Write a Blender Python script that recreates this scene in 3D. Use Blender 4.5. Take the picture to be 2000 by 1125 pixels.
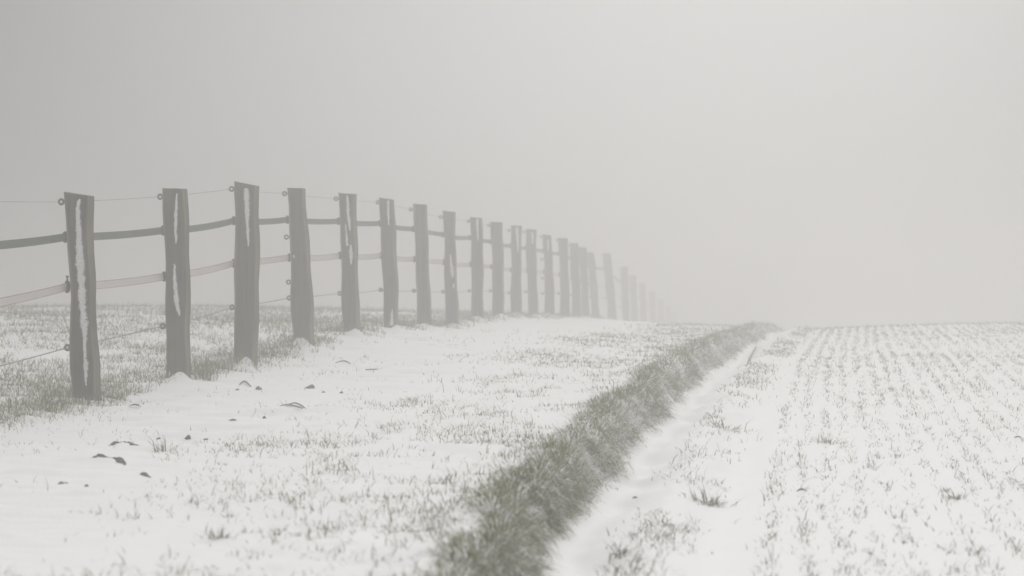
import bpy, bmesh, math, random
import numpy as np
from mathutils import Vector, Matrix

for o in list(bpy.data.objects):
    bpy.data.objects.remove(o, do_unlink=True)
sc = bpy.context.scene
col = sc.collection
R = math.radians
rnd = random.Random(11)
rng = np.random.default_rng(7)

# ------------------------------------------------------------------ camera
F = 2000 * 85 / 36.0          # focal length in photo pixels (85 mm lens)
ZC = 1.0                      # eye height
cam = bpy.data.cameras.new("camera")
cam.lens = 85
cam.sensor_width = 36
cam.clip_start = 0.1
cam.clip_end = 3000
cam.dof.use_dof = True
cam.dof.focus_distance = 18.5
cam.dof.aperture_fstop = 3.2
co = bpy.data.objects.new("camera", cam)
col.objects.link(co)
co.location = (0, 0, ZC)
co.rotation_euler = (R(90), 0, 0)
sc.camera = co

# ------------------------------------------------------------------ sky, sun, exposure
SUN_EL, SUN_AZ = R(24), R(8)     # azimuth to the right of the view axis (+Y)
w = bpy.data.worlds.new("World")
sc.world = w
w.use_nodes = True
nt = w.node_tree
nt.nodes.clear()
def wn(t, **kw):
    x = nt.nodes.new(t)
    for k, v in kw.items(): setattr(x, k, v)
    return x
def wmath(op, a, b=None):
    m = wn("ShaderNodeMath", operation=op)
    for s_, v in zip(m.inputs, (a, b)):
        if v is None: continue
        if isinstance(v, bpy.types.NodeSocket): nt.links.new(v, s_)
        else: s_.default_value = v
    return m.outputs[0]
sky = wn("ShaderNodeTexSky", sky_type='NISHITA', sun_disc=False, sun_elevation=SUN_EL, sun_rotation=SUN_AZ,
         air_density=1.0, dust_density=6.0, ozone_density=1.0)
hs = wn("ShaderNodeHueSaturation")
hs.inputs["Saturation"].default_value = 0.08     # under cloud: nearly colourless light
nt.links.new(sky.outputs[0], hs.inputs["Color"])
# cloud deck: bright overhead, brightest low down ahead where the sun stands behind it, dark to the left
SKY_BASE, LOBE, LOBE_K, ZEN = 0.002, 0.57, 12.0, 1.04
LOBE_AZ, LOBE_EL = R(3), R(1)
wtc = wn("ShaderNodeTexCoord")
dt = wn("ShaderNodeVectorMath", operation='DOT_PRODUCT')
nt.links.new(wtc.outputs["Generated"], dt.inputs[0])
dt.inputs[1].default_value = (math.sin(LOBE_AZ) * math.cos(LOBE_EL), math.cos(LOBE_AZ) * math.cos(LOBE_EL), math.sin(LOBE_EL))
lobe = wmath('MULTIPLY', wmath('EXPONENT', wmath('MULTIPLY', wmath('SUBTRACT', dt.outputs["Value"], 1.0), LOBE_K)), LOBE)
sx = wn("ShaderNodeSeparateXYZ"); nt.links.new(wtc.outputs["Generated"], sx.inputs[0])
zr = wn("ShaderNodeMapRange", interpolation_type='SMOOTHSTEP')
nt.links.new(sx.outputs[2], zr.inputs[0])
zr.inputs[1].default_value = .12; zr.inputs[2].default_value = .75; zr.inputs[3].default_value = 0; zr.inputs[4].default_value = ZEN
cloud = wmath('ADD', lobe, zr.outputs[0])
cmix = wn("ShaderNodeMix", data_type='RGBA', blend_type='ADD')
cmix.inputs[0].default_value = 1.0
scl = wn("ShaderNodeVectorMath", operation='SCALE'); nt.links.new(hs.outputs[0], scl.inputs[0]); scl.inputs[3].default_value = SKY_BASE * 10
ccol = wn("ShaderNodeVectorMath", operation='SCALE'); ccol.inputs[0].default_value = (10.0, 9.87, 9.74); nt.links.new(cloud, ccol.inputs[3])
nt.links.new(scl.outputs[0], cmix.inputs[6]); nt.links.new(ccol.outputs[0], cmix.inputs[7])
bg = wn("ShaderNodeBackground")
bg.inputs["Strength"].default_value = 0.10
wo = wn("ShaderNodeOutputWorld")
nt.links.new(cmix.outputs[2], bg.inputs["Color"])
nt.links.new(bg.outputs[0], wo.inputs["Surface"])

sl = bpy.data.lights.new("sun", 'SUN')
sl.energy = 0.75
sl.angle = R(14)
sl.color = (1.0, 0.97, 0.94)
so = bpy.data.objects.new("sun", sl)
col.objects.link(so)
sd = Vector((math.sin(SUN_AZ) * math.cos(SUN_EL), math.cos(SUN_AZ) * math.cos(SUN_EL), math.sin(SUN_EL)))
so.rotation_euler = sd.to_track_quat('Z', 'Y').to_euler()
so.location = (20, 40, 40)

sc.view_settings.view_transform = 'Standard'
sc.view_settings.look = 'None'
sc.view_settings.gamma = 1
sc.view_settings.exposure = 0.0
sc.view_settings.use_curve_mapping = False
sc.cycles.volume_bounces = 4
sc.cycles.max_bounces = 10
sc.cycles.diffuse_bounces = 4
sc.cycles.use_denoising = True

HAZE_DENSITY = 0.0325
HAZE_G = .915

# ------------------------------------------------------------------ helpers
def tag(o, label=None, cat=None, group=None, kind=None):
    if label: o["label"] = label
    if cat: o["category"] = cat
    if group: o["group"] = group
    if kind: o["kind"] = kind
    return o

def mesh_obj(name, verts, faces, mat, parent=None, smooth=False):
    me = bpy.data.meshes.new(name)
    me.from_pydata([tuple(v) for v in verts], [], faces)
    me.update()
    if smooth:
        me.polygons.foreach_set("use_smooth", [True] * len(me.polygons))
    me.materials.append(mat)
    o = bpy.data.objects.new(name, me)
    col.objects.link(o)
    if parent: o.parent = parent
    return o

def empty(name, loc):
    o = bpy.data.objects.new(name, None)
    o.location = loc
    o.empty_display_size = 0.2
    col.objects.link(o)
    return o

class MB:
    """collects shapes into one mesh"""
    def __init__(s): s.v = []; s.f = []
    def add(s, vs, fs):
        b = len(s.v)
        s.v += [tuple(v) for v in vs]
        s.f += [tuple(i + b for i in f) for f in fs]
    def loft(s, rings, cap=True):
        b = len(s.v); n = len(rings[0])
        for r in rings: s.v += [tuple(p) for p in r]
        for k in range(len(rings) - 1):
            for i in range(n):
                j = (i + 1) % n
                s.f.append((b + k * n + i, b + k * n + j, b + (k + 1) * n + j, b + (k + 1) * n + i))
        if cap:
            s.f.append(tuple(b + i for i in range(n))[::-1])
            s.f.append(tuple(b + (len(rings) - 1) * n + i for i in range(n)))
    def tube(s, pts, rad, n=6):
        pts = [Vector(p) for p in pts]
        rings = []
        for k, p in enumerate(pts):
            d = (pts[min(k + 1, len(pts) - 1)] - pts[max(k - 1, 0)]).normalized()
            a = Vector((0, 0, 1)) if abs(d.z) < .9 else Vector((1, 0, 0))
            u = d.cross(a).normalized(); v = u.cross(d)
            r = rad[k] if isinstance(rad, (list, tuple)) else rad
            rings.append([p + u * (r * math.cos(2 * math.pi * i / n)) + v * (r * math.sin(2 * math.pi * i / n)) for i in range(n)])
        s.loft(rings)
    def torus(s, c, axis, R0, r0, n=16, m=8):
        c = Vector(c); axis = Vector(axis).normalized()
        u = axis.cross(Vector((0, 0, 1))).normalized(); v = axis.cross(u)
        b = len(s.v)
        for i in range(n):
            a = 2 * math.pi * i / n
            d = u * math.cos(a) + v * math.sin(a)
            for j in range(m):
                t = 2 * math.pi * j / m
                s.v.append(tuple(c + d * (R0 + r0 * math.cos(t)) + axis * (r0 * math.sin(t))))
        for i in range(n):
            for j in range(m):
                s.f.append((b + i * m + j, b + ((i + 1) % n) * m + j, b + ((i + 1) % n) * m + (j + 1) % m, b + i * m + (j + 1) % m))
    def build(s, name, mat, parent=None, smooth=True):
        return mesh_obj(name, s.v, s.f, mat, parent, smooth)

# ---- lattice noise (vectorised)
_T = np.random.default_rng(3).random((256, 256))
def vnoise(x, y, seed=0):
    x = np.asarray(x, float) + seed * 17.31; y = np.asarray(y, float) + seed * 9.77
    xi = np.floor(x).astype(int); yi = np.floor(y).astype(int)
    fx = x - xi; fy = y - yi
    fx = fx * fx * (3 - 2 * fx); fy = fy * fy * (3 - 2 * fy)
    a = _T[xi & 255, yi & 255]; b = _T[(xi + 1) & 255, yi & 255]
    c = _T[xi & 255, (yi + 1) & 255]; d = _T[(xi + 1) & 255, (yi + 1) & 255]
    return (a * (1 - fx) + b * fx) * (1 - fy) + (c * (1 - fx) + d * fx) * fy
def fbm(x, y, seed=0, oct=3):
    s = 0; a = .5; t = 0
    for k in range(oct):
        s = s + a * vnoise(np.asarray(x) * 2 ** k, np.asarray(y) * 2 ** k, seed + k * 5); t += a; a *= .5
    return s / t
def sstep(a, b, x):
    t = np.clip((np.asarray(x, float) - a) / (b - a), 0, 1)
    return t * t * (3 - 2 * t)
def profile(pts):
    xs = np.array([p[0] for p in pts], float); ys = np.array([p[1] for p in pts], float)
    g = np.arange(-60, 320, .1); v = np.interp(g, xs, ys)
    k = np.exp(-.5 * (np.arange(-30, 31) * .1 / 1.0) ** 2); k /= k.sum()
    v2 = np.convolve(np.pad(v, 30, mode='edge'), k, 'valid')
    return lambda y: np.interp(y, g, v2)

# ------------------------------------------------------------------ terrain
ZF = profile([(-60, -.2), (0, -.08), (8, .02), (12, .06), (15.5, .10), (17.7, .125), (19.9, .18), (22.1, .295), (24.3, .385),
              (26.5, .48), (28.8, .485), (31, .465), (33.2, .455), (35.4, .487), (37.6, .502), (42, .466), (46.5, .42),
              (51, .34), (55, .27), (60, .19), (66, .02), (72, -.2), (79, -.4), (86, -.68), (94, -1.0), (103, -1.32), (112, -1.66), (130, -2.1), (320, -2.6)])
ZB = profile([(-60, -.25), (0, -.05), (9.2, .05), (12.5, .1), (18, .2), (23, .29), (32, .34), (42, .33), (48, .2), (55, -.15),
              (70, -1.2), (80, -1.9), (110, -2.4), (320, -2.6)])
ZR = profile([(-60, -.4), (0, -.2), (9, -.10), (13, -.06), (18, .04), (23, .13), (32, .22), (42, .26), (47, .2), (55, -.15),
              (70, -1.2), (80, -1.9), (110, -2.4), (320, -2.6)])
XB = profile([(-60, -6.5), (0, -.50), (7, -.34), (9.2, -.27), (12.5, .12), (18, .80), (23, 1.47), (32, 2.73), (42, 4.2), (60, 6.9), (320, 46)])
def xf(y):
    y = np.asarray(y, float)
    return -3.15 + .145 * (np.minimum(y, 50) - 17.7) + .095 * np.maximum(y - 50, 0)

drifts = []       # (x, y, height, radius_x, radius_y): snow banked against the posts
def bank_u(x, y):
    wob = .10 * (vnoise(y * 1.3, 0 * y, 4) - .5) + .05 * (vnoise(y * 4.3, 0 * y, 8) - .5)
    return x - XB(y) - wob
def ground(x, y, fine=True):
    x = np.asarray(x, float); y = np.asarray(y, float)
    f = xf(y); b = XB(y); u = bank_u(x, y)
    left = ZF(y) + .03 * np.clip(f - x, 0, 5) - .03 * np.clip(f - x - 8, 0, 60) * .3
    t = np.clip((x - f) / np.maximum(b - f, .5), 0, 1)
    tt = t * (1.25 - .25 * t)
    strip = ZF(y) * (1 - np.clip(tt, 0, 1)) + ZB(y) * np.clip(tt, 0, 1)
    top = np.where(x < f, left, strip)
    fld = ZR(y) + .11 * sstep(0, 5, x - b) * sstep(15, 40, y)
    s = sstep(.09, .26, u)
    z = top * (1 - s) + fld * s
    near = np.exp(-(np.maximum(y - 8, 0) / 90.))
    # grassy hump on top of the bank and hollow at its foot
    z = z + (.025 + .03 * fbm(y * 2.3, x * 1.5, 12)) * np.exp(-((u - .04) / .13) ** 2)
    z = z - .065 * np.exp(-((u - .41) / .14) ** 2) + .035 * np.exp(-((u - .74) / .11) ** 2) - .02 * np.exp(-((u - 1.02) / .12) ** 2)
    # drift scallops along the foot of the bank
    z = z + .014 * np.sin((y * .8 + (u - .4) * 1.8 + 1.6 * vnoise(y * .6, x * .8, 3)) * 6.0) * np.exp(-((u - .48) / .17) ** 2) * near
    # broad unevenness
    z = z + .05 * (fbm(x * .25, y * .25, 20) - .5)
    if fine:
        inner = (x > f - .3) & (u < .1)
        gm = sstep(-.3, .6, x - XG(y)) * (u < .1)
        z = z + gm * .045 * (fbm(x * 5.5, y * 4.5, 30) - .5)
        z = z + (x < f) * .05 * (fbm(x * 3.5, y * 3.5, 33) - .5)
        drift = (x >= f) * (1 - sstep(-.6, .5, x - XG(y)))
        z = z + drift * (.065 * (fbm(x * 1.2, y * 3.5, 36) - .5) + .032 * (fbm(x * 4, y * 6, 38) - .5))
        # little ledge where the paddock sod ends and the blown strip begins
        z = z + .05 * sstep(.35, -.1, x - f + .25 * (vnoise(y * 1.6, 0 * y, 41) - .5)) * sstep(0, 12, y)
        r = np.where(u > .5, 1, 0)
        z = z + r * (.012 * (fbm(x * 4.2, y * 3, 50) - .5))
        z = z + (u > 1.2) * .0015 * np.cos((x - XB(y) - 1.23) / .14 * 2 * math.pi)
        for (dx, dy, h, rx, ry) in drifts:
            e = ((x - dx) / rx) ** 2 + ((y - dy) / ry) ** 2
            z = z + h * np.exp(-e ** 1.1)
    return z
XG = profile([(-60, -1.5), (8, -1.5), (11.8, -1.5), (15.5, -1.15), (19, -.6), (25, .0), (32, 1.2), (42, 2.6), (60, 5.2), (320, 43)])

def ray_hit(px, py):
    """the point of the ground that the photo shows at (px, py)"""
    y = np.arange(5, 80, .02)
    z = ZC - (py - 562.5) / F * y
    g = ground((px - 1000) / F * y, y)
    k = np.argmax(z <= g)
    return float((px - 1000) / F * y[k]), float(y[k]), float(g[k])

# fence posts: depth, left/right px at top, top y, left/right px at base, base y
D0, DS = 17.7, 2.2
P = [
 (-100, -30, 372, -72, -10, 836), (125, 179, 379, 142, 196, 780), (318, 366, 369, 326, 373, 742), (457, 505, 359, 459, 504, 700),
 (560, 597, 368, 573, 615, 672), (660, 694, 378, 671, 704, 647), (742, 771, 388, 750, 779, 642), (806, 834, 399, 815, 844, 644),
 (864, 889, 413, 871, 896, 639), (918, 942, 425, 921, 945, 629), (958, 981, 434, 962, 986, 624), (997, 1018.5, 441, 998, 1019, 621),
 (1027, 1047, 448, 1031, 1051.5, 622), (1060, 1078, 459, 1064, 1084, 620), (1091, 1110, 465, 1094, 1113, 621), (1113, 1130, 475, 1117, 1136, 622),
 (1130, 1145, 483, 1137, 1153, 623), (1145, 1160, 493, 1157, 1173, 624), (1178, 1194, 494.5, 1187, 1205, 627), (1212, 1226, 521, 1215, 1231, 630),
 (1229, 1243, 538, 1232, 1247, 640), (1248, 1261, 553, 1251, 1265, 650), (1267, 1280, 569, 1269, 1283, 664), (1284, 1296, 584, 1286, 1299, 678),
 (1299, 1311, 597, 1301, 1314, 690), (1312, 1324, 609, 1314, 1326, 700)]
depth = [D0 + DS * (i - 1) for i in range(len(P))]
depth[15:] = [49.0, 52.0, 55.5, 60.0, 66.0, 72.0, 79.0, 86.0, 94.0, 103.0, 112.0]
HDR = {1: (0, 0, 0), 2: (.03, .10, .08), 3: (.01, .08, .06), 4: (-.02, .11, .10), 5: (.05, .07, .07), 6: (.07, .08, .06), 7: (.02, .05, .1), 8: (.03, .06, .1),
       9: (.0, .06, .1), 10: (.05, .08, .1), 11: (.0, .08, .12), 12: (.06, .06, .1), 13: (0, .05, .1)}
for i, (dx, h, r) in HDR.items():
    if h:
        bx = ((P[i][3] + P[i][4]) / 2 - 1000) / F * depth[i]
        drifts.append((bx + dx * 1.0, depth[i] - .12, h * .75, r * .9, .12))
        drifts.append((bx + dx + .12, depth[i] - .25, h * .35, .3, .3))

# ------------------------------------------------------------------ materials
def new_mat(name):
    m = bpy.data.materials.new(name); m.use_nodes = True
    n = m.node_tree; b = n.nodes["Principled BSDF"]
    return m, n, b
def N(n, typ, **kw):
    x = n.nodes.new(typ)
    for k, v in kw.items():
        if k in x.inputs.keys(): x.inputs[k].default_value = v
        else: setattr(x, k, v)
    return x
def mixc(n, fac, a, b):
    m = n.nodes.new("ShaderNodeMix"); m.data_type = 'RGBA'
    for sock, v in ((m.inputs[0], fac), (m.inputs[6], a), (m.inputs[7], b)):
        if isinstance(v, bpy.types.NodeSocket): n.links.new(v, sock)
        else: sock.default_value = v if not isinstance(v, tuple) else (*v, 1)
    return m.outputs[2]
def ramp(n, src, p0, p1):
    r = n.nodes.new("ShaderNodeMapRange"); r.clamp = True
    n.links.new(src, r.inputs[0]); r.inputs[1].default_value = p0; r.inputs[2].default_value = p1
    return r.outputs[0]
def attr(n, name):
    a = n.nodes.new("ShaderNodeAttribute"); a.attribute_name = name
    return a.outputs["Fac"]
def bump(n, b, height, strength=.3, dist=.01):
    k = n.nodes.new("ShaderNodeBump"); k.inputs["Strength"].default_value = strength; k.inputs["Distance"].default_value = dist
    n.links.new(height, k.inputs["Height"]); n.links.new(k.outputs[0], b.inputs["Normal"])

# snow
M_snow, n, b = new_mat("snow")
tc = N(n, "ShaderNodeTexCoord")
n1 = N(n, "ShaderNodeTexNoise", Scale=60.0, Detail=5.0); n.links.new(tc.outputs["Object"], n1.inputs["Vector"])
n2 = N(n, "ShaderNodeTexNoise", Scale=34.0, Detail=6.0, Roughness=.75); n.links.new(tc.outputs["Object"], n2.inputs["Vector"])
add = N(n, "ShaderNodeMath", operation='ADD'); n.links.new(attr(n, "soil"), add.inputs[0])
sub = N(n, "ShaderNodeMath", operation='SUBTRACT'); n.links.new(n2.outputs[0], sub.inputs[0]); sub.inputs[1].default_value = .5
mul = N(n, "ShaderNodeMath", operation='MULTIPLY'); n.links.new(sub.outputs[0], mul.inputs[0]); mul.inputs[1].default_value = 2.2
n.links.new(mul.outputs[0], add.inputs[1])
soilm = ramp(n, add.outputs[0], .46, .56)
soilc = mixc(n, n1.outputs[0], (.030, .023, .021), (.085, .066, .060))
c = mixc(n, soilm, (.885, .88, .89), soilc)
n.links.new(c, b.inputs["Base Color"]); b.inputs["Roughness"].default_value = .7
b.inputs["Specular IOR Level"].default_value = .25
bump(n, b, n1.outputs[0], .35, .01)

# weathered wood
M_wood, n, b = new_mat("weathered_wood")
tc = N(n, "ShaderNodeTexCoord"); oi = N(n, "ShaderNodeObjectInfo")
mp = N(n, "ShaderNodeMapping"); mp.inputs["Scale"].default_value = (30, 30, 1.3); n.links.new(tc.outputs["Object"], mp.inputs["Vector"])
n.links.new(oi.outputs["Random"], mp.inputs["Location"])
g1 = N(n, "ShaderNodeTexNoise", Scale=1.0, Detail=6.0, Roughness=.65); n.links.new(mp.outputs[0], g1.inputs["Vector"])
g2 = N(n, "ShaderNodeTexNoise", Scale=5.0, Detail=4.0); n.links.new(tc.outputs["Object"], g2.inputs["Vector"])
c = mixc(n, ramp(n, g1.outputs[0], .42, .62), (.007, .0055, .003), (.062, .048, .024))
c = mixc(n, ramp(n, g2.outputs[0], .45, .75), c, (.058, .048, .030))
c = mixc(n, attr(n, "edge"), c, mixc(n, g1.outputs[0], (.10, .078, .05), (.34, .285, .17)))
n.links.new(c, b.inputs["Base Color"]); b.inputs["Roughness"].default_value = .85
bump(n, b, g1.outputs[0], .6, .006)

M_clingsnow, n, b = new_mat("clinging_snow")
tc = N(n, "ShaderNodeTexCoord")
n1 = N(n, "ShaderNodeTexNoise", Scale=90.0, Detail=4.0); n.links.new(tc.outputs["Object"], n1.inputs["Vector"])
n3 = N(n, "ShaderNodeTexNoise", Scale=105.0, Detail=6.0, Roughness=.75); n.links.new(tc.outputs["Object"], n3.inputs["Vector"])
cv = N(n, "ShaderNodeMath", operation='MULTIPLY_ADD'); n.links.new(n3.outputs[0], cv.inputs[0]); cv.inputs[1].default_value = 2.5; n.links.new(attr(n, "cover"), cv.inputs[2])
thin = ramp(n, cv.outputs[0], 1.55, 1.75)
n.links.new(mixc(n, thin, (.05, .037, .027), mixc(n, n1.outputs[0], (.66, .65, .64), (.9, .89, .89))), b.inputs["Base Color"]); b.inputs["Roughness"].default_value = .8
bump(n, b, n1.outputs[0], .5, .006)

def plain(name, cA, cB, rough=.6, scale=30):
    m, n, b = new_mat(name)
    tc = N(n, "ShaderNodeTexCoord")
    n1 = N(n, "ShaderNodeTexNoise", Scale=float(scale), Detail=4.0); n.links.new(tc.outputs["Object"], n1.inputs["Vector"])
    n.links.new(mixc(n, ramp(n, n1.outputs[0], .3, .7), cA, cB), b.inputs["Base Color"]); b.inputs["Roughness"].default_value = rough
    return m
M_black = plain("black_plastic", (.018, .018, .020), (.035, .034, .034), .5)
M_belt = plain("dark_green_belt", (.065, .085, .078), (.10, .12, .11), .6, 8)
M_wire = plain("galvanised_wire", (.10, .095, .09), (.16, .15, .145), .5)
M_rope = plain("braided_rope", (.20, .17, .155), (.30, .26, .24), .8)
M_soil = plain("dark_soil", (.030, .022, .020), (.075, .055, .050), .95, 40)
M_leaf = plain("dead_leaf", (.06, .038, .030), (.12, .075, .055), .8, 25)
M_stone = plain("dark_stone", (.05, .04, .038), (.11, .095, .09), .85, 20)
M_straw = plain("dry_stalk", (.06, .048, .04), (.15, .12, .09), .85, 25)
M_tape, n, b = new_mat("electric_tape")
n.links.new(mixc(n, attr(n, "edge"), (.70, .67, .65), (.40, .13, .13)), b.inputs["Base Color"]); b.inputs["Roughness"].default_value = .7

def grass_mat(name, cols):
    m, n, b = new_mat(name)
    t = attr(n, "tint")
    r = n.nodes.new("ShaderNodeValToRGB"); n.links.new(t, r.inputs[0])
    r.color_ramp.elements[0].color = (*cols[0], 1); r.color_ramp.elements[1].color = (*cols[-1], 1)
    r.color_ramp.elements[1].position = .80
    for k, cc in enumerate(cols[1:-1]):
        e = r.color_ramp.elements.new(.8 * (k + 1) / (len(cols) - 1)); e.color = (*cc, 1)
    e = r.color_ramp.elements.new(.9); e.color = (.84, .835, .83, 1)       # blades carrying snow
    n.links.new(r.outputs[0], b.inputs["Base Color"]); b.inputs["Roughness"].default_value = .65
    b.inputs["Specular IOR Level"].default_value = .3
    return m
M_crop = grass_mat("crop_blades", [(.030, .046, .004), (.052, .074, .005), (.082, .100, .011), (.15, .11, .04)])
M_grass = grass_mat("meadow_grass", [(.042, .060, .004), (.076, .100, .006), (.118, .130, .016), (.20, .14, .042)])
M_bank = grass_mat("bank_grass", [(.048, .068, .004), (.088, .114, .007), (.145, .160, .018), (.26, .175, .055)])

# ------------------------------------------------------------------ ground sheet
def grid_axis(fine_lo, fine_hi, step, lo, hi, grow=1.045):
    a = list(np.arange(fine_lo, fine_hi + 1e-6, step)); s = step; x = a[-1]
    while x < hi: s *= grow; x += s; a.append(x)
    s = step; x = a[0]; l = []
    while x > lo: s *= grow; x -= s; l.append(x)
    return np.array(l[::-1] + a)
gx = grid_axis(-4.2, 4.2, .028, -200, 200, 1.03)
ys = [6.5]
while ys[-1] < 60: ys.append(ys[-1] + max(.022, .0027 * ys[-1]))
while ys[-1] < 230: ys.append(ys[-1] * 1.02)
yb = [6.3]; s = .15
while yb[-1] > -60: s *= 1.15; yb.append(yb[-1] - s)
gy = np.array(yb[::-1] + ys)
GX, GY = np.meshgrid(gx, gy)
GZ = ground(GX, GY)
nx, ny = len(gx), len(gy)
verts = np.stack([GX, GY, GZ], -1).reshape(-1, 3)
idx = np.arange(nx * ny).reshape(ny, nx)
quads = np.stack([idx[:-1, :-1], idx[:-1, 1:], idx[1:, 1:], idx[1:, :-1]], -1).reshape(-1, 4)
def np_mesh(name, verts, faces_flat, sizes, mat, attrs=None, smooth=True):
    me = bpy.data.meshes.new(name)
    me.vertices.add(len(verts)); me.vertices.foreach_set("co", verts.astype(np.float32).ravel())
    me.loops.add(len(faces_flat)); me.loops.foreach_set("vertex_index", faces_flat.astype(np.int32))
    starts = np.concatenate([[0], np.cumsum(sizes)[:-1]]).astype(np.int32)
    me.polygons.add(len(sizes)); me.polygons.foreach_set("loop_start", starts); me.polygons.foreach_set("loop_total", sizes.astype(np.int32))
    if smooth: me.polygons.foreach_set("use_smooth", np.ones(len(sizes), bool))
    for k, v in (attrs or {}).items():
        a = me.attributes.new(k, 'FLOAT', 'POINT'); a.data.foreach_set("value", v.astype(np.float32))
    me.update(calc_edges=True); me.validate()
    me.materials.append(mat)
    o = bpy.data.objects.new(name, me); col.objects.link(o)
    return o
U = bank_u(GX, GY)
soil = sstep(.11, .18, U) * (1 - sstep(.25, .33, U)) * (.26 + .42 * vnoise(GY * 2.2, 0 * GY, 60))
soil = soil + .08 * np.exp(-((U - .05) / .13) ** 2)
g = np_mesh("ground", verts, quads.ravel(), np.full(len(quads), 4), M_snow, {"soil": soil.ravel()})
tag(g, kind="structure")
g["label"] = "thin wind blown snow cover over paddock edge, bank and field"

# ------------------------------------------------------------------ blades of grass
def blades(name, pos, length, width, az, lean, tint, mat, base_z=None, droop=.5, snowy=None):
    """pos (n,2) or (n,3); every blade is a bent tapering strip"""
    n = len(pos)
    x, y = pos[:, 0], pos[:, 1]
    tint = np.clip(tint, 0, 1) * .8
    if snowy is not None:
        tint = np.where(snowy, 1.0, tint); width = np.where(snowy, width * 2.0, width); length = np.where(snowy, length * .8, length)
    z = (ground(x, y) if base_z is None else base_z) - .012
    dx, dy = np.cos(az), np.sin(az)
    # the flat of the blade turns at random against its lean
    tw = az + math.pi / 2 + rng.normal(0, .7, n)
    wx, wy = np.cos(tw) * width / 2, np.sin(tw) * width / 2
    l1, l2 = lean, lean + droop * (.4 + rng.random(n))
    h1 = length * .5
    p0 = np.stack([x, y, z], -1)
    p1 = p0 + np.stack([dx * np.sin(l1) * h1, dy * np.sin(l1) * h1, np.cos(l1) * h1], -1)
    p2 = p1 + np.stack([dx * np.sin(l2) * h1, dy * np.sin(l2) * h1, np.cos(l2) * h1], -1)
    W = np.stack([wx, wy, 0 * wx], -1)
    v = np.stack([p0 - W * .8, p0 + W * .8, p1 + W, p1 - W, p2], 1).reshape(-1, 3)
    b = np.arange(n)[:, None] * 5
    f = np.concatenate([b + np.array([[0, 1, 2, 3]]), b + np.array([[3, 2, 4]])], 1).ravel()
    sizes = np.tile([4, 3], n)
    return np_mesh(name, v, f, sizes, mat, {"tint": np.repeat(np.clip(tint, 0, 1), 5)}, smooth=False)

def scatter(n, y0, y1, xl, xr, power=1.0):
    """points with density falling with distance"""
    y = y0 * (y1 / y0) ** (rng.random(n) ** power)
    return y
def tufts(x, y, per, spread):
    k = np.maximum(1, rng.poisson(per, len(x)))
    X = np.repeat(x, k) + rng.normal(0, spread, k.sum()); Y = np.repeat(y, k) + rng.normal(0, spread, k.sum())
    return X, Y

# -- crop rows on the right
px_, py_ = [], []
for k in range(52):
    for (a, bb, st) in ((7.0, 16, .0145), (16, 28, .024), (28, 58, .038)):
        yy = np.arange(a, bb, st) + rng.normal(0, .012, len(np.arange(a, bb, st)))
        xx = XB(yy) + 1.23 + .145 * k + .05 * (vnoise(yy * .8, 0 * yy + k, 70) - .5) + rng.normal(0, .024, len(yy))
        vis = (xx < .235 * yy + 1.2)
        dn = fbm(xx * 1.1, yy * .55, 71) * .45 + vnoise(yy * 3.2 + k * 7.7, 0 * yy + k * 3.1, 72) * .55
        keep = vis & (rng.random(len(yy)) < (.20 + .66 * sstep(.38, .64, dn)))
        px_.append(xx[keep]); py_.append(yy[keep])
# stray seedlings between the rows
yy = 7 * (56 / 7.) ** rng.random(9000); xx = XB(yy) + 1.22 + rng.random(9000) * 8
keep = (xx < .235 * yy + 1.2) & (rng.random(9000) < .3); px_.append(xx[keep]); py_.append(yy[keep])
X, Y = np.concatenate(px_), np.concatenate(py_)
X, Y = tufts(X, Y, 2.0, .013)
n_ = len(X)
far = np.clip(Y / 20, .8, 2.0)
print("crop", n_)
o = blades("crop_seedlings", np.stack([X, Y], 1), rng.gamma(4, .0076, n_) + .010, rng.uniform(.0032, .0060, n_) * far,
           rng.random(n_) * 6.283, np.abs(rng.normal(.68, .38, n_)), rng.beta(2, 3, n_), M_crop)
tag(o, "rows of young green crop blades poking through snow on the right field", "crop", kind="stuff")

# -- weedy strip between the bank foot and the bare lane
m_ = 5200
yy = 7 * (55 / 7.) ** rng.random(m_)
u_ = .70 + .005 * yy + rng.normal(0, .10, m_)
xx = XB(yy) + u_
dn = fbm(xx * 2.2, yy * 1.1, 75)
keep = (rng.random(m_) < sstep(.38, .60, dn)) & (u_ > .54)
X, Y = tufts(xx[keep], yy[keep], 2.0, .03); n_ = len(X)
print("verge", n_)
o = blades("verge_grass", np.stack([X, Y], 1), rng.gamma(5, .0085, n_) + .012, rng.uniform(.0032, .0066, n_) * np.clip(Y / 20, .8, 1.8),
           rng.random(n_) * 6.283, np.abs(rng.normal(.85, .4, n_)), rng.beta(2, 3, n_), M_crop)
tag(o, "broken strip of weedy grass tufts between the bank foot and bare snowy lane", "grass", kind="stuff")

# -- grass mane on the bank: tussock beside tussock, blades splaying from each, snow lodged on some
m_ = 2500
ty = 6.8 * (56 / 6.8) ** (rng.random(m_) ** 1.05)
tw_ = np.interp(ty, [7, 12, 25, 45], [.045, .062, .11, .13])
tu = np.interp(ty, [8, 14, 30], [.19, .13, .09]) + rng.normal(0, 1, m_) * tw_
tu = np.where(tu > .26, .26 - np.abs(rng.normal(0, .08, m_)), tu)
tsize = rng.uniform(.55, 1.45, m_) * np.interp(tu, [-.22, -.04, .1, .26], [.5, .9, 1.1, .95])
tsnow = (rng.random(m_) < .34) * rng.uniform(.5, .95, m_) + .03
ttint = rng.beta(2, 2.2, m_)
cnt = rng.poisson(np.interp(ty, [7, 15, 30, 56], [32, 26, 18, 12]) * tsize ** 1.5 * (tu > np.interp(ty, [7, 9, 12, 20, 30], [.12, .09, .02, -.10, -.2])))
ii = np.repeat(np.arange(m_), cnt); n_ = len(ii)
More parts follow.
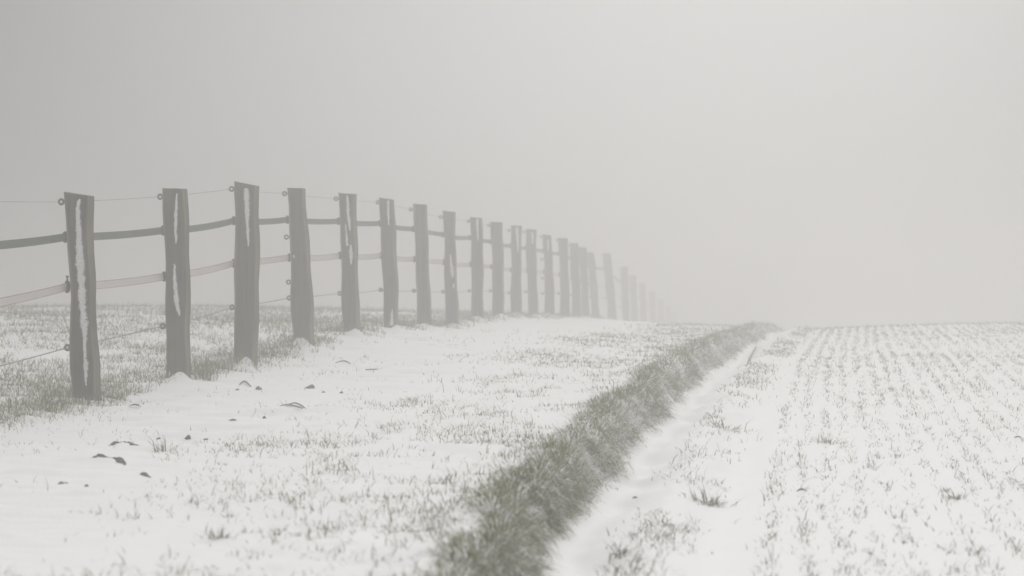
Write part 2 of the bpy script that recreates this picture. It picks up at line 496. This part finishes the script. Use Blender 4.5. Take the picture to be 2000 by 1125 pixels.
rr = .045 * tsize[ii] * np.sqrt(rng.random(n_)); ta = rng.random(n_) * 6.283
yy = ty[ii] + rr * np.sin(ta); uu = tu[ii] + rr * np.cos(ta)
wob = .10 * (vnoise(yy * 1.3, 0 * yy, 4) - .5) + .05 * (vnoise(yy * 4.3, 0 * yy, 8) - .5)
X, Y = XB(yy) + wob + uu, yy
down = sstep(.08, .24, uu)                                   # hanging over the edge
az = np.arctan2(np.sin(ta) * (1 - .6 * down) , np.cos(ta) + 1.4 * down) + rng.normal(0, .45, n_)
lean = np.clip(.15 + .9 * rr / (.045 * tsize[ii]) + .55 * down + rng.normal(0, .25, n_), 0, 1.75)
ln = (rng.gamma(7, .0085, n_) + .022) * tsize[ii]
print("bank", n_)
o = blades("bank_grass", np.stack([X, Y], 1), ln, rng.uniform(.0026, .0056, n_) * np.clip(Y / 18, .85, 2.0), az, lean,
           .55 * ttint[ii] + .45 * rng.beta(2, 2.2, n_), M_bank, droop=1.0, snowy=rng.random(n_) < tsnow[ii])
tag(o, "shaggy mane of green grass along the top of the long low bank", "grass", kind="stuff")

# -- short grass in the strip between fence and bank
m_ = 75000
yy = 6.8 * (50 / 6.8) ** rng.random(m_)
f_ = rng.random(m_)
xl = XG(yy) - .6; xr = XB(yy) + .05
xx = xl + (xr - xl) * f_
dn = fbm(xx * 1.6, yy * 1.1, 85) * .5 + fbm(xx * 5, yy * 4, 86) * .5
edge = sstep(-.6, .5, xx - XG(yy) + .6 * (vnoise(xx * 1.2, yy * .8, 87) - .5))
keep = rng.random(m_) < sstep(.36, .70, dn) * edge * (.56 - .0 * sstep(22, 34, yy) + .5 * sstep(.75, 1, f_) * sstep(9, 14, yy)) * (.55 + .45 * sstep(8, 13, yy))
X, Y = tufts(xx[keep], yy[keep], 2.6, .018); n_ = len(X)
print("strip", n_)
o = blades("meadow_grass", np.stack([X, Y], 1), rng.gamma(4, .0090, n_) + .010, rng.uniform(.0026, .0050, n_) * np.clip(Y / 18, .9, 2.0),
           rng.random(n_) * 6.283, np.abs(rng.normal(.8, .42, n_)), rng.beta(2, 2.4, n_), M_grass)
tag(o, "sparse short grass tips showing through snow between fence and bank", "grass", kind="stuff")

# -- paddock beyond the fence, and the fringe where its sod ends
m_ = 150000
yy = 9 * (56 / 9.) ** (rng.random(m_) ** .75)
xx = xf(yy) + .12 - (rng.random(m_) ** 1.3) * (.22 * yy + xf(yy) + 2.2).clip(.5, 12)
dn = fbm(xx * .9, yy * .7, 90) * .5 + fbm(xx * 3.5, yy * 3, 91) * .5
keep = rng.random(m_) < sstep(.34, .60, dn) * .85
xa, ya = xx[keep], yy[keep]
m_ = 20000
yf = 9 * (50 / 9.) ** rng.random(m_)
xfz = xf(yf) + rng.normal(.0, .16, m_)
keep = rng.random(m_) < sstep(.30, .55, vnoise(yf * 1.1, xfz, 92)) * (1 - sstep(28, 40, yf) * .6)
X, Y = np.concatenate([xa, xfz[keep]]), np.concatenate([ya, yf[keep]])
X, Y = tufts(X, Y, 1.6, .02); n_ = len(X)
print("paddock", n_)
o = blades("paddock_grass", np.stack([X, Y], 1), rng.gamma(5, .0115, n_) + .015, rng.uniform(.0027, .0052, n_) * np.clip(Y / 20, .9, 1.9),
           rng.random(n_) * 6.283, np.abs(rng.normal(.8, .45, n_)), rng.beta(2.4, 2, n_), M_grass, snowy=rng.random(n_) < .05)
tag(o, "frosted grey green grass of the snowy paddock behind the wooden fence", "grass", kind="stuff")

# -- a few wisps in the blown strip
m_ = 5200
yy = 7 * (32 / 7.) ** rng.random(m_)
xx = xf(yy) + .4 + rng.random(m_) * np.maximum(XG(yy) - xf(yy), .1)
dn = fbm(xx * 1.6, yy * 1.1, 95)
keep = rng.random(m_) < sstep(.42, .60, dn) * .9
X, Y = tufts(xx[keep], yy[keep], 2.0, .03); n_ = len(X)
o = blades("grass_wisps", np.stack([X, Y], 1), rng.gamma(3, .010, n_) + .008, rng.uniform(.0025, .0045, n_) * np.clip(Y / 18, .9, 1.6),
           rng.random(n_) * 6.283, np.abs(rng.normal(.8, .4, n_)), rng.beta(3, 2, n_), M_grass)
tag(o, "scattered thin wisps of grass on the smooth snow along the fence", "grass", kind="stuff")

# ------------------------------------------------------------------ fence
fence = empty("paddock_fence", (float(xf(17.7)), 17.7, float(ground(xf(17.7), 17.7))))
tag(fence, "long wooden post fence with dark belt, pale tape and thin wires fading into fog", "fence")
FL = fence.location.copy()
YAW = math.atan(.145)
fd = Vector((math.sin(YAW), math.cos(YAW), 0)); fr = Vector((math.cos(YAW), -math.sin(YAW), 0))

def at(px, py, d): return Vector(((px - 1000) / F * d, d, ZC - (py - 562.5) / F * d))

TOPW = [391, 394, 384, 369, 378, 388, 395, 409, 424, 432, 440, 450, 453, 463, 469, 479, 487, 497, 499, 526, 543, 558, 573, 588, 601, 613]
BELT = [484, 463, 450, 431, 429, 432, 436, 447, 458, 464, 472, 480, 484, 490, 495, 503, 511, 521, 525, 551, 567, 580, 594, 606, 617, 627]
TAPE = [606, 560, 540, 514, 503, 499, 499, 506, 512, 516, 521, 527, 528, 531, 536, 543, 549, 555, 560, 581, 594, 604, 616, 627, 636, 645]
LOWW = [736, 679, 637, 600, 582, 573, 566, 568, 570, 568, 568, 572, 570, 573, 573, 576, 578, 580, 583, 600, 611, 620, 632, 642, 650, 658]
streaks = {
 1: [[(161.7, 389, 6), (158, 408, 10), (159.4, 436, 13), (161, 469, 14), (162.7, 515, 18), (165, 552, 16), (167.3, 589, 16), (169.6, 626, 17), (172, 649, 11), (172, 681, 8), (173.8, 718, 9), (174, 753, 3)]],
 2: [[(349.8, 378, 4), (349, 399, 6), (347.5, 436, 7), (348, 468, 5), (347, 476, 2)], [(345, 515, 3), (345.7, 538, 6), (346.6, 561, 9), (349, 589, 10), (353, 607, 8), (354.5, 617, 3)]],
 3: [[(485, 368, 8), (486, 382, 12), (486.6, 406, 11), (487.3, 434, 8), (488.7, 462, 6), (489.4, 482, 2)]],
 4: [[(577.4, 498, 2), (577.4, 501, 4), (578, 504, 2)]],
 5: [[(681.4, 382, 4), (682.4, 406, 6.5), (684.8, 434, 6), (687, 451, 2)], [(678, 437, 2), (680, 462, 5), (681.4, 481, 6)], [(688.3, 478, 5), (688.3, 496, 8), (689, 517, 3)]],
 6: [[(761, 392, 6), (761, 417, 5.5), (761.7, 441, 2)], [(768.7, 604, 1.5), (768, 622, 6), (767, 636, 12)]],
 8: [[(881.4, 496, 2), (883, 516, 6), (885, 532, 7), (886.4, 542, 3)], [(887.8, 553, 2), (888, 558, 3.5), (888.4, 563, 2)]],
 9: [[(933.5, 427, 6), (934, 446, 5), (934.5, 470, 2)]],
 11: [[(1011, 444, 6), (1012, 465, 6), (1013, 493, 2)]],
 12: [[(1040.4, 454, 5), (1041.8, 476, 3)]],
 13: [[(1071, 468, 4), (1072, 490, 2)]],
}
plabel = {1: "nearest post in view with a long broken snow streak", 2: "post with two snow streaks and a snow cone at its foot", 3: "tall post with slanted top and snow on its upper face",
          4: "leaning post carrying extra unused ring insulators", 5: "post with forked snow streaks down its face", 8: "post with a snow patch on its lower right side"}

def make_post(i):
    tl, tr, ty, bl, br, by = P[i]; d = depth[i]
    r = random.Random(100 + i)
    Tc = at((tl + tr) / 2, ty, d); Bc = at((bl + br) / 2, by, d)
    zb = min(float(ground(Bc.x, d)), Bc.z) - .35
    ax = (Tc - Bc); Bc2 = Bc + ax * ((zb - Bc.z) / ax.z)
    wT = (tr - tl) / F * d * .93; wB = (br - bl) / F * d * .93
    D = .125 + r.uniform(-.015, .02)
    slant = {1: .03, 3: .045, 2: .006, 4: .004}.get(i, r.uniform(.005, .025))
    cl, cr = r.uniform(.015, .035), r.uniform(.008, .02)    # waney edges left / right
    K = 22
    rings = []; edge = []
    ph = [r.uniform(0, 6.28) for _ in range(6)]
    for k in range(K + 1):
        t = k / K
        c = Bc2.lerp(Tc, t)
        wd = wB + (wT - wB) * t
        el = .008 * math.sin(t * 7 + ph[0]) + .005 * math.sin(t * 17 + ph[1]) + r.uniform(-.002, .002)
        er = .007 * math.sin(t * 6 + ph[2]) + .005 * math.sin(t * 19 + ph[3]) + r.uniform(-.002, .002)
        c1 = cl * (1 + .4 * math.sin(t * 9 + ph[4])); c2 = cr * (1 + .4 * math.sin(t * 11 + ph[5]))
        L, Rr = -wd / 2 + el, wd / 2 + er
        pts = [(L, .0 - D / 2 + c1 * 1.3, .6), (L + c1 * .35, -D / 2 + c1 * .35, 1), (L + c1, -D / 2, 0), (L * .3, -D / 2 - .003, 0), (Rr * .4, -D / 2 - .002, 0), (Rr - c2, -D / 2, 0),
               (Rr - c2 * .3, -D / 2 + c2 * .3, 1), (Rr, -D / 2 + c2, .5), (Rr, D / 2 - .012, .15), (Rr - .012, D / 2, 0), (L + .012, D / 2, 0), (L, D / 2 - .012, .3)]
        ring = []
        for (a, bq, e) in pts:
            zz = 0
            if k == K: zz = -slant * ((a - L) / wd - .5) + r.uniform(-.004, .004)
            ring.append(c + fr * a + fd * bq + Vector((0, 0, zz)))
            edge.append(e * (.75 + .25 * math.sin(t * 13 + ph[1])))
        rings.append(ring)
    org = Bc.copy()
    m = MB()
    m.loft([[p - org for p in q] for q in rings])
    po = m.build("fence_post", M_wood, fence, smooth=False)
    po.location = org - FL
    a = po.data.attributes.new("edge", 'FLOAT', 'POINT'); a.data.foreach_set("value", np.array(edge, np.float32))
    if i in plabel: po["label"] = plabel[i]
    wid = lambda z: wB + (wT - wB) * max(0, min(1, (z - Bc2.z) / (Tc.z - Bc2.z)))
    cen = lambda z: Bc2 + (Tc - Bc2) * ((z - Bc2.z) / (Tc.z - Bc2.z))
    # insulators on the paddock side
    def ring_ins(py):
        z = ZC - (py - 562.5) / F * d
        c = cen(z); face = c - fr * (wid(z) / 2)
        q = face - fr * .034
        m = MB()
        m.torus(q - org, fd + Vector((r.uniform(-.15, .15), 0, 0)), .019, .0085)
        m.tube([face + fr * .02 - org, face - fr * .004 - org, face - fr * .010 - org], [.006, .006, .011], 8)
        m.build("ring_insulator", M_black, po)
        return q
    def clamp_ins(py, tall):
        z = ZC - (py - 562.5) / F * d
        c = cen(z); face = c - fr * (wid(z) / 2)
        q = face - fr * .016
        m = MB()
        h = .047 if tall else .042
        for (dz, rr, dep) in ((0, .021, .026),):
            rings_ = []
            for (hz, sx) in ((-h, .35), (-h * .8, .75), (-h * .3, 1), (h * .3, 1), (h * .8, .75), (h, .35)):
                rings_.append([q - org + fr * (math.cos(t) * rr * sx) + fd * (math.sin(t) * dep * sx) + Vector((0, 0, hz)) for t in [j * math.pi / 5 for j in range(10)]])
            m.loft(rings_)
        m.tube([face + fr * .02 - org, q - org], .008, 8)
        if tall:
            m.tube([q + Vector((0, 0, h * .7)) - org, q + Vector((0, 0, h * 1.55)) - org], .007, 8)
            m.tube([q + Vector((0, 0, h * 1.5)) - org, q + Vector((0, 0, h * 1.72)) - org], .012, 8)
        m.build("tape_insulator", M_black, po)
        return q
    pts = dict(top=ring_ins(TOPW[i]), belt=clamp_ins(BELT[i], False), tape=clamp_ins(TAPE[i], i == 1), low=ring_ins(LOWW[i]))
    if i == 4:
        ring_ins(463); ring_ins(551)
    if i == 13:
        ring_ins(506.5); ring_ins(543.5)
    # snow clinging to the front
    fo = -fd * (D / 2)
    for s in streaks.get(i, []):
        m = MB(); rg = []
        # resample finely with ragged sides
        ss = []
        for (a, c2) in zip(s[:-1], s[1:]):
            nn = max(2, int(abs(c2[1] - a[1]) / F * d / .008))
            ss += [tuple(a[q] + (c2[q] - a[q]) * k / nn for q in range(3)) for k in range(nn)]
        ss.append(s[-1])
        cover = []; wob_w = 1.0; wob_x = 0.0
        for k, (sx, sy, sw) in enumerate(ss):
            z = ZC - (sy - 562.5) / F * d
            c = cen(z)
            off = ((sx - 1000) / F * d - c.x) / fr.x
            wob_w = .75 * wob_w + .25 * r.uniform(.45, 1.55); wob_x = .7 * wob_x + r.uniform(-.002, .002)
            wv = max(.002, sw / F * d / 2 * wob_w * 1.45)
            th = min(.010, wv * .45)
            base = c + fo
            if k in (0, len(ss) - 1): wv *= .3; th = .002
            cs = [(-wv, .004, 0), (-wv * .75, -.0035 - th * .25, .15), (-wv * .45, -.0035 - th * .7, .55), (0, -.0035 - th * r.uniform(.8, 1.2), .75), (wv * .45, -.0035 - th * .7, .55), (wv * .75, -.0035 - th * .25, .15), (wv, .004, 0)]
            rg.append([base + fr * (off + wob_x + a) + fd * bq - org for (a, bq, e) in cs])
            cover += [e for (a, bq, e) in cs]
        m.loft(rg)
        so_ = m.build("clinging_snow", M_clingsnow, po)
        a_ = so_.data.attributes.new("cover", 'FLOAT', 'POINT'); a_.data.foreach_set("value", np.array(cover, np.float32))
    return pts

PT = [make_post(i) for i in range(len(P))]

def span(p, q, sag, n=10):
    out = []
    for k in range(n + 1):
        t = k / n
        v = p.lerp(q, t); v = v + Vector((0, 0, -sag * 4 * t * (1 - t)))
        out.append(v)
    return out
def run(key, sags):
    pts = []
    for i in range(len(PT) - 1):
        s = span(PT[i][key], PT[i + 1][key], sags(i))
        pts += s if i == 0 else s[1:]
    return pts
rs = random.Random(5)
def wire(name, key, rad, mat, sag):
    m = MB(); m.tube([p - FL for p in run(key, lambda i: sag * rs.uniform(.4, 1.3))], rad, 6)
    return m.build(name, mat, fence)
w1 = wire("wire", "top", .0022, M_wire, .004); w1["label"] = "thin bare wire along the post tops"
w2 = wire("rope", "low", .0042, M_rope, .010); w2["label"] = "thin braided rope nearest the ground"
def band(name, key, h, th, mat, sag, edged=False):
    pts = run(key, lambda i: sag * rs.uniform(.4, 1.3))
    rings = []; e = []
    prof = [(-.5, 1), (-.44, 1), (-.43, 0), (.43, 0), (.44, 1), (.5, 1)]
    for k, p in enumerate(pts):
        d = (pts[min(k + 1, len(pts) - 1)] - pts[max(k - 1, 0)]).normalized()
        s = d.cross(Vector((0, 0, 1))).normalized()
        tw = .12 * math.sin(k * .23) + .05 * math.sin(k * .9)
        up = (Vector((0, 0, 1)) * math.cos(tw) + s * math.sin(tw)); sd_ = s * math.cos(tw) - Vector((0, 0, 1)) * math.sin(tw)
        ring = [p + up * (a * h) - sd_ * (th / 2) - FL for (a, q) in prof] + [p + up * (a * h) + sd_ * (th / 2) - FL for (a, q) in prof[::-1]]
        e += [q for (a, q) in prof] + [q for (a, q) in prof[::-1]]
        rings.append(ring)
    m = MB(); m.loft(rings)
    o = m.build(name, mat, fence, smooth=False)
    a = o.data.attributes.new("edge", 'FLOAT', 'POINT'); a.data.foreach_set("value", np.array(e, np.float32))
    return o
b1 = band("fence_belt", "belt", .058, .008, M_belt, .018); b1["label"] = "broad dark grey green belt"
b2 = band("fence_tape", "tape", .060, .003, M_tape, .016); b2["label"] = "pale tape with thin red edges"

# ------------------------------------------------------------------ small things on the snow
def lump(name, px, py, w_px, h_px, mat, label, cat, group=None, seed=0, peak=.5, depthf=.8, rise=0):
    """an irregular half-buried lump, w_px wide and h_px high in the photo"""
    x, y, z = ray_hit(px, py)
    W = w_px / F * y * .9; H = h_px / F * y * .8
    r = random.Random(seed + int(px))
    bm = bmesh.new()
    bmesh.ops.create_icosphere(bm, subdivisions=3, radius=1)
    for v in bm.verts:
        c = v.co
        k = 1 + .22 * math.sin(c.x * 4.1 + r.random() * .4 + px) * math.cos(c.y * 3.3 + py) + r.uniform(-.07, .07)
        zz = c.z * (1 - .55 * abs(c.x - (peak - .5) * 1.4)) * k
        v.co = Vector((c.x * W / 2 * k, c.y * W / 2 * depthf * k, zz * H * 1.15))
    me = bpy.data.meshes.new(name); bm.to_mesh(me); bm.free()
    me.materials.append(mat)
    o = bpy.data.objects.new(name, me); col.objects.link(o)
    o.location = (x, y, z + rise - .18 * H); o.rotation_euler = (0, 0, r.uniform(-.4, .4))
    return tag(o, label, cat, group)

def crumb_ridge(name, pts, h_px, label):
    """a low broken ridge of soil crumbs along photo points"""
    pp = [Vector(ray_hit(*p)) for p in pts]
    org = pp[0].copy()
    r = random.Random(int(pts[0][0]))
    bm = bmesh.new()
    bm.free()
    fine = []
    for a, b_ in zip(pp[:-1], pp[1:]):
        nn = max(2, int((b_ - a).length / .010))
        fine += [a.lerp(b_, k / nn) for k in range(nn)]
    fine.append(pp[-1])
    tot = len(fine); rg = []; lumpy = .5
    for k, c in enumerate(fine):
        lumpy = max(.12, min(1.0, lumpy + r.uniform(-.28, .28)))
        rad = h_px / F * c.y * (.25 + .75 * lumpy) * min(1, .15 + 5 * k / tot, .15 + 5 * (tot - 1 - k) / tot)
        q = c - org + Vector((r.uniform(-.004, .004), r.uniform(-.012, .012), -.35 * h_px / F * c.y + .3 * rad))
        d = (fine[min(k + 1, tot - 1)] - fine[max(k - 1, 0)]).normalized(); sd2 = d.cross(Vector((0, 0, 1))).normalized()
        rg.append([q + sd2 * (1.3 * rad * math.cos(t) * r.uniform(.75, 1.25)) + Vector((0, 0, rad * math.sin(t) * r.uniform(.7, 1.3))) for t in [j * math.pi / 5 for j in range(10)]])
    mb = MB(); mb.loft(rg)
    o = mb.build(name, M_soil, None, smooth=False); o.location = org
    return tag(o, label, "soil", "soil ridges on the snow")

crumb_ridge("soil_ridge", [(168, 899), (180, 897), (193, 891), (205, 894), (222, 895), (233, 899), (245, 910)], 5.5, "largest dark crumbly soil ridge breaking the smooth snow at left")
crumb_ridge("soil_ridge", [(211, 871), (224, 866), (240, 863), (255, 866), (270, 876)], 4, "thin arched soil ridge just behind the largest one")
crumb_ridge("soil_ridge", [(277, 926), (285, 929), (296, 934)], 4.5, "short slanting soil ridge right of and below the largest one")
crumb_ridge("soil_ridge", [(112, 947), (124, 943), (135, 946)], 4, "faint low soil ridge at far left below the largest one")

lump("soil_clod", 169, 950, 11, 6, M_soil, "small rounded soil clod right of the faint low ridge", "clod", "clods on the snow")
lump("soil_clod", 310, 858, 10, 5, M_soil, "small flat clod left of the pointed brown clod", "clod", "clods on the snow")
lump("soil_clod", 367, 857, 15, 10, M_soil, "pointed brown clod standing in snow beyond the soil ridges", "clod", "clods on the snow", peak=.55)
lump("soil_clod", 402, 860, 12, 3, M_soil, "thin flat clod right of the pointed brown clod", "clod", "clods on the snow")
lump("soil_clod", 455, 821, 18, 4, M_soil, "thin dark clod in front of the two curved stalks", "clod", "clods on the snow")
lump("soil_clod", 516, 818, 10, 6, M_soil, "small peaked clod close below the curved stalks", "clod", "clods on the snow")
lump("stone", 505, 761, 18, 8, M_stone, "rounded grey brown stone in snow below the third post in view", "stone", "stones below the fence", depthf=.7)
lump("stone", 604, 758, 22, 12, M_stone, "wedge shaped stone, tallest of the stones below the fence", "stone", "stones below the fence", peak=.95)
lump("stone", 632, 767, 9, 4, M_stone, "tiny flat stone just right of the wedge shaped stone", "stone", "stones below the fence")
lump("stone", 667, 768, 10, 5, M_stone, "small dark stone farthest right of the stones below the fence", "stone", "stones below the fence")
lump("stone", 464, 762, 10, 4, M_stone, "small flat stone farthest left of the stones below the fence", "stone", "stones below the fence")

def stick(name, pts, w_px, label, cat="stalk", mat=None, lift=None):
    pp = []
    for k, p in enumerate(pts):
        v = Vector(ray_hit(*p)); v.z += (lift[k] if lift else .004); pp.append(v)
    org = pp[0].copy()
    fine = []
    for k in range(len(pp) - 1):
        p0 = pp[max(k - 1, 0)]; p1 = pp[k]; p2 = pp[k + 1]; p3 = pp[min(k + 2, len(pp) - 1)]
        for j in range(5):
            t = j / 5
            fine.append(.5 * ((2 * p1) + (p2 - p0) * t + (2 * p0 - 5 * p1 + 4 * p2 - p3) * t * t + (3 * p1 - p0 - 3 * p2 + p3) * t ** 3))
    fine.append(pp[-1])
    rad = w_px / F * org.y / 2
    m = MB(); n_ = len(fine)
    m.tube([p - org for p in fine], [rad * (.5 + .6 * math.sin(math.pi * (k + .5) / n_)) for k in range(n_)], 6)
    o = m.build(name, mat or M_straw, None); o.location = org
    return tag(o, label, cat, "stalks lying on the snow")
stick("dry_stalk", [(548, 793), (560, 793), (576, 797), (592, 802)], 3.5, "lower of two curved dry stalks lying together on the snow", lift=[.0, .008, .012, .01])
stick("dry_stalk", [(562, 792), (575, 791), (588, 795), (598, 799)], 3, "upper of two curved dry stalks lying together on the snow", lift=[.004, .012, .012, .0])
stick("dry_stalk", [(714, 723), (726, 723), (739, 722)], 2.5, "straight dry stalk lying alone right of the stones")
stick("dry_stalk", [(467, 752), (476, 749), (483, 752), (491, 756)], 3.5, "short bent dry stalk above the rounded stone", lift=[0, .015, .015, 0])
stick("dry_stalk", [(655, 709), (668, 707), (678, 709), (685, 711)], 2.5, "dry stalk lying below the leaning and forked streak posts", lift=[0, .01, .012, 0])
stick("dry_stalk", [(1458, 716), (1466, 702), (1474, 690), (1478, 681)], 5, "dark bent stalk leaning at the foot of the bank far off", lift=[0, .03, .05, .03])

def leaf(px, py, L_px, label, ang, tilt, seed):
    x, y, z = ray_hit(px, py)
    L = L_px / F * y; r = random.Random(seed)
    vs = []; fs = []; nL, nW = 8, 4
    for i in range(nL + 1):
        t = i / nL; hw = L * .22 * math.sin(math.pi * min(1, t * .96 + .02)) ** .7
        for j in range(nW + 1):
            s = j / nW * 2 - 1
            vs.append((t * L - L / 2, s * hw, .25 * L * math.sin(t * 3) * .5 + abs(s) * hw * .5 + r.uniform(-.01, .01) * L))
    for i in range(nL):
        for j in range(nW):
            a = i * (nW + 1) + j; fs.append((a, a + 1, a + nW + 2, a + nW + 1))
    o = mesh_obj("fallen_leaf", vs, fs, M_leaf, None, True)
    so_ = o.modifiers.new("thick", 'SOLIDIFY'); so_.thickness = .0012
    o.location = (x, y, z + .006); o.rotation_euler = (tilt, 0, ang)
    return tag(o, label, "leaf", "fallen leaves on the snow")
leaf(263, 797, 24, "flat brown leaf on smooth snow right of the nearest post in view", .05, .15, 1)
leaf(1240, 976, 13, "small reddish brown leaf in the smooth hollow beside the bank", .6, .6, 2)
leaf(1566, 963, 22, "brown leaf lying at the edge of the crop rows", .1, .3, 3)
leaf(1197, 1088, 10, "tiny brown leaf in the hollow near the bottom of the bank", .4, .4, 4)
leaf(1988, 858, 16, "brown leaf among the crop rows at far right", .1, .3, 5)

def tuft(px, py, n_, spread_px, L_px, label, seed, mat=M_crop, flat=.6, ell=.6):
    global rng
    x, y, z = ray_hit(px, py)
    rng2 = np.random.default_rng(seed)
    sp = spread_px / F * y
    xx = x + rng2.normal(0, sp, n_); yy = y + rng2.normal(0, sp * ell * 2, n_)
    az = np.arctan2(yy - y, xx - x) + rng2.normal(0, .7, n_)
    o = blades("grass_tuft", np.stack([xx, yy], 1), (rng2.gamma(6, 1 / 6., n_) * L_px / F * y), rng2.uniform(.003, .006, n_), az,
               np.abs(rng2.normal(flat, .35, n_)), rng2.beta(2, 2.5, n_), mat)
    # origin at the tuft's base
    o.data.transform(Matrix.Translation((-x, -y, -z))); o.location = (x, y, z)
    return tag(o, label, "grass tuft", "larger grass tufts standing out of the snow")
tuft(1385, 985, 130, 20, 28, "broad dark green tuft beside the bare snowy lane, biggest near the bank", 1, M_crop, .8)
tuft(1415, 838, 130, 22, 26, "dense tangled tuft in the weedy strip midway along the bank", 2, M_crop, 1.0)
tuft(1212, 1086, 40, 8, 30, "small slanting tuft at the bottom edge right of the bank", 3)
tuft(400, 742, 130, 9, 34, "dry brown tuft at the right foot of the second post in view", 4, M_grass, .5)
tuft(325, 880, 50, 12, 24, "grass tuft right of the soil ridges on the smooth snow", 5, M_grass)
tuft(1615, 865, 60, 12, 22, "dark tuft at the left margin of the crop rows", 6)
tuft(1870, 975, 50, 11, 22, "tall tuft among the crop rows toward lower right", 7)
tuft(425, 1052, 60, 10, 22, "round dark tuft at the bottom of the meadow strip", 8, M_grass)
tuft(205, 790, 60, 12, 24, "dark tuft at the right foot of the nearest post in view", 9, M_grass, .9)
tuft(725, 628, 90, 14, 16, "tuft between the forked streak post and its right neighbour", 10, M_grass, .5)

# ------------------------------------------------------------------ haze
bm = bmesh.new(); bmesh.ops.create_cube(bm, size=1)
me = bpy.data.meshes.new("haze"); bm.to_mesh(me); bm.free()
hz = bpy.data.objects.new("haze", me); col.objects.link(hz)
ZLO, ZHI = float(GZ.min()) - 1.0, 3.2
hz.scale = (460, 330, ZHI - ZLO); hz.location = (0, 90, (ZHI + ZLO) / 2)
m = bpy.data.materials.new("haze"); m.use_nodes = True; n = m.node_tree; n.nodes.clear()
out = n.nodes.new("ShaderNodeOutputMaterial"); pv = n.nodes.new("ShaderNodeVolumePrincipled")
pv.inputs["Color"].default_value = (.815, .811, .805, 1)
pv.inputs["Density"].default_value = HAZE_DENSITY
pv.inputs["Anisotropy"].default_value = HAZE_G
n.links.new(pv.outputs[0], out.inputs["Volume"])
me.materials.append(m)
tag(hz, "pale fog filling the air over the whole field", "fog", kind="stuff")
